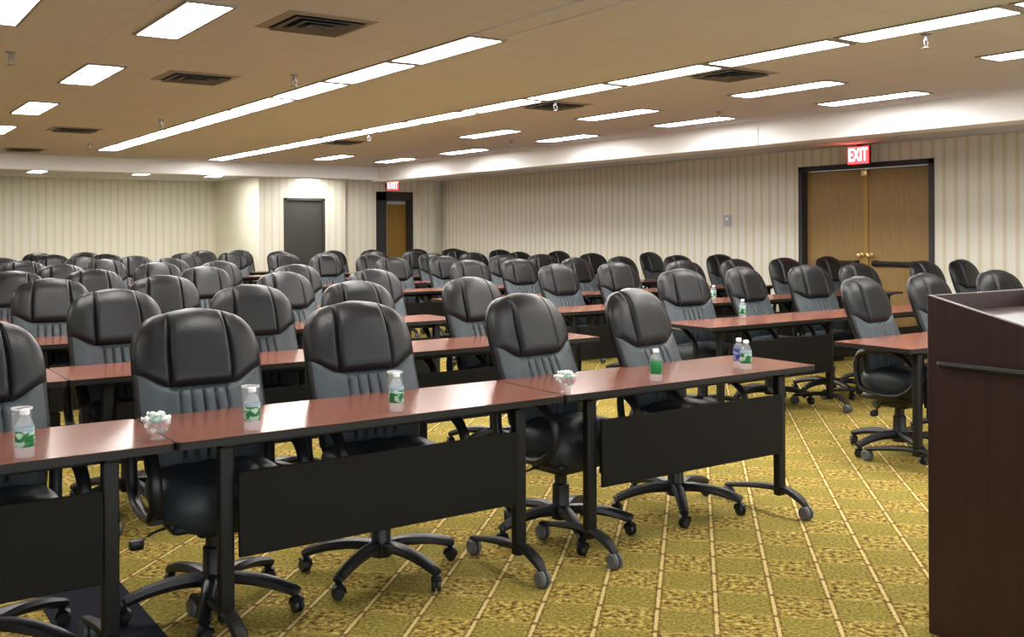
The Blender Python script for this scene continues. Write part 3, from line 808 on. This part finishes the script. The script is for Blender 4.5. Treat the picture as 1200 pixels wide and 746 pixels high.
def bowl(x, y, label, where):
    bm = new_bm(); add_lathe(bm, [(0.026, 0.0), (0.028, 0.003), (0.016, 0.010), (0.016, 0.016), (0.034, 0.026), (0.048, 0.050), (0.054, 0.078), (0.0525, 0.079), (0.046, 0.052), (0.032, 0.030), (0.006, 0.024)], 30)
    g = obj('candy_bowl', bm, M['bowl_glass'], None, loc=(x, y, ZT)); tag(g, label, 'bowl', 'candy bowls')
    k = 0
    for z, rr, n in ((0.040, 0.016, 3), (0.058, 0.030, 6), (0.078, 0.036, 7), (0.078, 0.010, 2), (0.095, 0.018, 3)):
        for j in range(n):
            a = 2 * PI * j / n + z * 90
            bm = new_bm(); bmesh.ops.create_uvsphere(bm, u_segments=12, v_segments=8, radius=0.0125)
            for v_ in bm.verts: v_.co.z *= 0.75; v_.co.x *= 1.12
            # twisted wrapper ends
            for sx in (-1, 1):
                add_lathe(bm, [(0.003, sx * 0.011), (0.004, sx * 0.015), (0.009, sx * 0.022)], 8, (0, 0, 0), 'x')
            mm = M['candy_green'] if k % 4 == 1 else (M['candy_red'] if k % 5 == 3 and z < 0.07 else M['candy'])
            cn = {M['candy_green']: 'mint green', M['candy_red']: 'reddish'}.get(mm, 'white')
            o = obj('wrapped_candy', bm, mm, None, loc=(x + rr * math.cos(a), y + rr * math.sin(a), ZT + z), rotz=a * 2.1)
            o.rotation_euler[0] = 0.5 * math.sin(k * 3)
            tag(o, f'{cn} wrapped candy heaped in the {where} glass candy bowl', 'candy', f'{cn} candies in the {where} bowl'); k += 1
bowl(1.05, 3.88, 'small glass bowl of wrapped candy at the left table joint', 'left')
bowl(2.98, 3.85, 'small glass bowl of wrapped candy at the right table joint', 'right')

# far bottles on the rows behind
bottle(6.45, 9.80, M['lab_plain'], 'water bottle on the fourth row table of the right block, near its aisle end', 0.5)
bottle(8.30, 8.00, M['lab_green'], 'water bottle on the third row, middle table of the right block', 1.5)
bottle(6.80, 6.20, M['lab_green'], 'water bottle at the back edge of the second row aisle table, right block', 2.5)

# ------------------------------------------------------------------ lectern
l = thing('lectern', 'dark mahogany lectern with sloping top at the right edge', 'lectern', (3.66, 2.36, 0))
LWX, LDY, TH = 0.78, 0.62, 0.03
zt = lambda y: 1.358 + 0.254 * y          # y is 0 at audience side, negative towards the speaker
def slab_x(x0, x1):
    bm = new_bm()
    poly = [(0, 0.0), (-LDY, 0.0), (-LDY, zt(-LDY)), (0, zt(0))]
    A = [bm.verts.new((x0, y, z)) for y, z in poly]; B = [bm.verts.new((x1, y, z)) for y, z in poly]
    bm.faces.new(A); bm.faces.new(list(reversed(B)))
    for i in range(4): bm.faces.new((A[i], A[(i + 1) % 4], B[(i + 1) % 4], B[i]))
    bmesh.ops.bevel(bm, geom=list(bm.edges), offset=0.003, segments=1, affect='EDGES')
    return bm
bm = new_bm()
sp_ = obj('side_panel', slab_x(0, TH), M['mahogany'], l)
sp2 = obj('side_panel', slab_x(LWX - TH, LWX), M['mahogany'], l)
# black grip rail on the left side
bm = new_bm(); add_tube(bm, smooth_path([(0.0, -0.055, 1.088), (-0.022, -0.075, 1.088), (-0.026, -0.12, 1.088), (-0.026, -0.50, 1.088), (-0.022, -0.545, 1.088), (0.0, -0.565, 1.088)], 4), 0.013, 8)
obj('grip_rail', bm, M['black_metal'], sp_)['label'] = 'black grip rail'
bm = new_bm(); add_box(bm, TH, LWX - TH, -TH, 0, 0.0, zt(0) - 0.002, 0.003, 1); obj('front_panel', bm, M['mahogany'], l)
# recessed sloping reading surface
bm = new_bm()
o_ = []
for x in (TH, LWX - TH):
    for y, dz in ((-TH, 0), (-LDY + 0.01, 0)):
        for k in (0, -0.022): o_.append(bm.verts.new((x, y, zt(y) - 0.065 + k)))
for f in ((0, 2, 6, 4), (1, 5, 7, 3), (0, 1, 3, 2), (4, 6, 7, 5), (0, 4, 5, 1), (2, 3, 7, 6)): bm.faces.new([o_[i] for i in f])
desk_m = mat('dark_desk', (0.045, 0.022, 0.02), 0.30)
obj('reading_desk', bm, desk_m, l, False)
bm = new_bm(); add_box(bm, TH, LWX - TH, -LDY + 0.02, -0.03, 0.10, 0.12); obj('shelf', bm, M['mahogany'], l)

# sheet of paper on the reading desk
bm = new_bm(); add_box(bm, -0.18, 0.18, -0.14, 0.14, 0, 0.003)
pp = obj('paper_sheet', bm, mat('paper', (0.17, 0.17, 0.19), 0.5), None, loc=(3.66 + 0.27, 2.36 - 0.25, zt(-0.25) - 0.0645)); pp.rotation_euler = (math.atan(0.254), 0, 0)
tag(pp, 'pale sheet lying on the sloping lectern top', 'paper')

# dark mat under the first table legs
bm = new_bm(); add_box(bm, 0.79, 1.145, 2.2, 4.9, 0.0, 0.004)
mt = obj('floor_mat', bm, M['mat']); tag(mt, 'dark navy floor strip running under the front table legs, bottom left', 'mat')

# ------------------------------------------------------------------ light and view
w = bpy.data.worlds.new('world'); scene.world = w; w.use_nodes = True
w.node_tree.nodes['Background'].inputs[0].default_value = (0.90, 0.95, 1.0, 1); w.node_tree.nodes['Background'].inputs[1].default_value = 1.6
scene.view_settings.view_transform = 'Standard'; scene.view_settings.look = 'None'
scene.view_settings.gamma = 1.0; scene.view_settings.use_curve_mapping = False
scene.view_settings.exposure = 0.62
try:
    scene.cycles.use_denoising = True
    scene.cycles.max_bounces = 8; scene.cycles.diffuse_bounces = 4; scene.cycles.transmission_bounces = 8
    scene.cycles.sample_clamp_indirect = 6.0; scene.cycles.caustics_reflective = False; scene.cycles.caustics_refractive = False
except Exception: pass
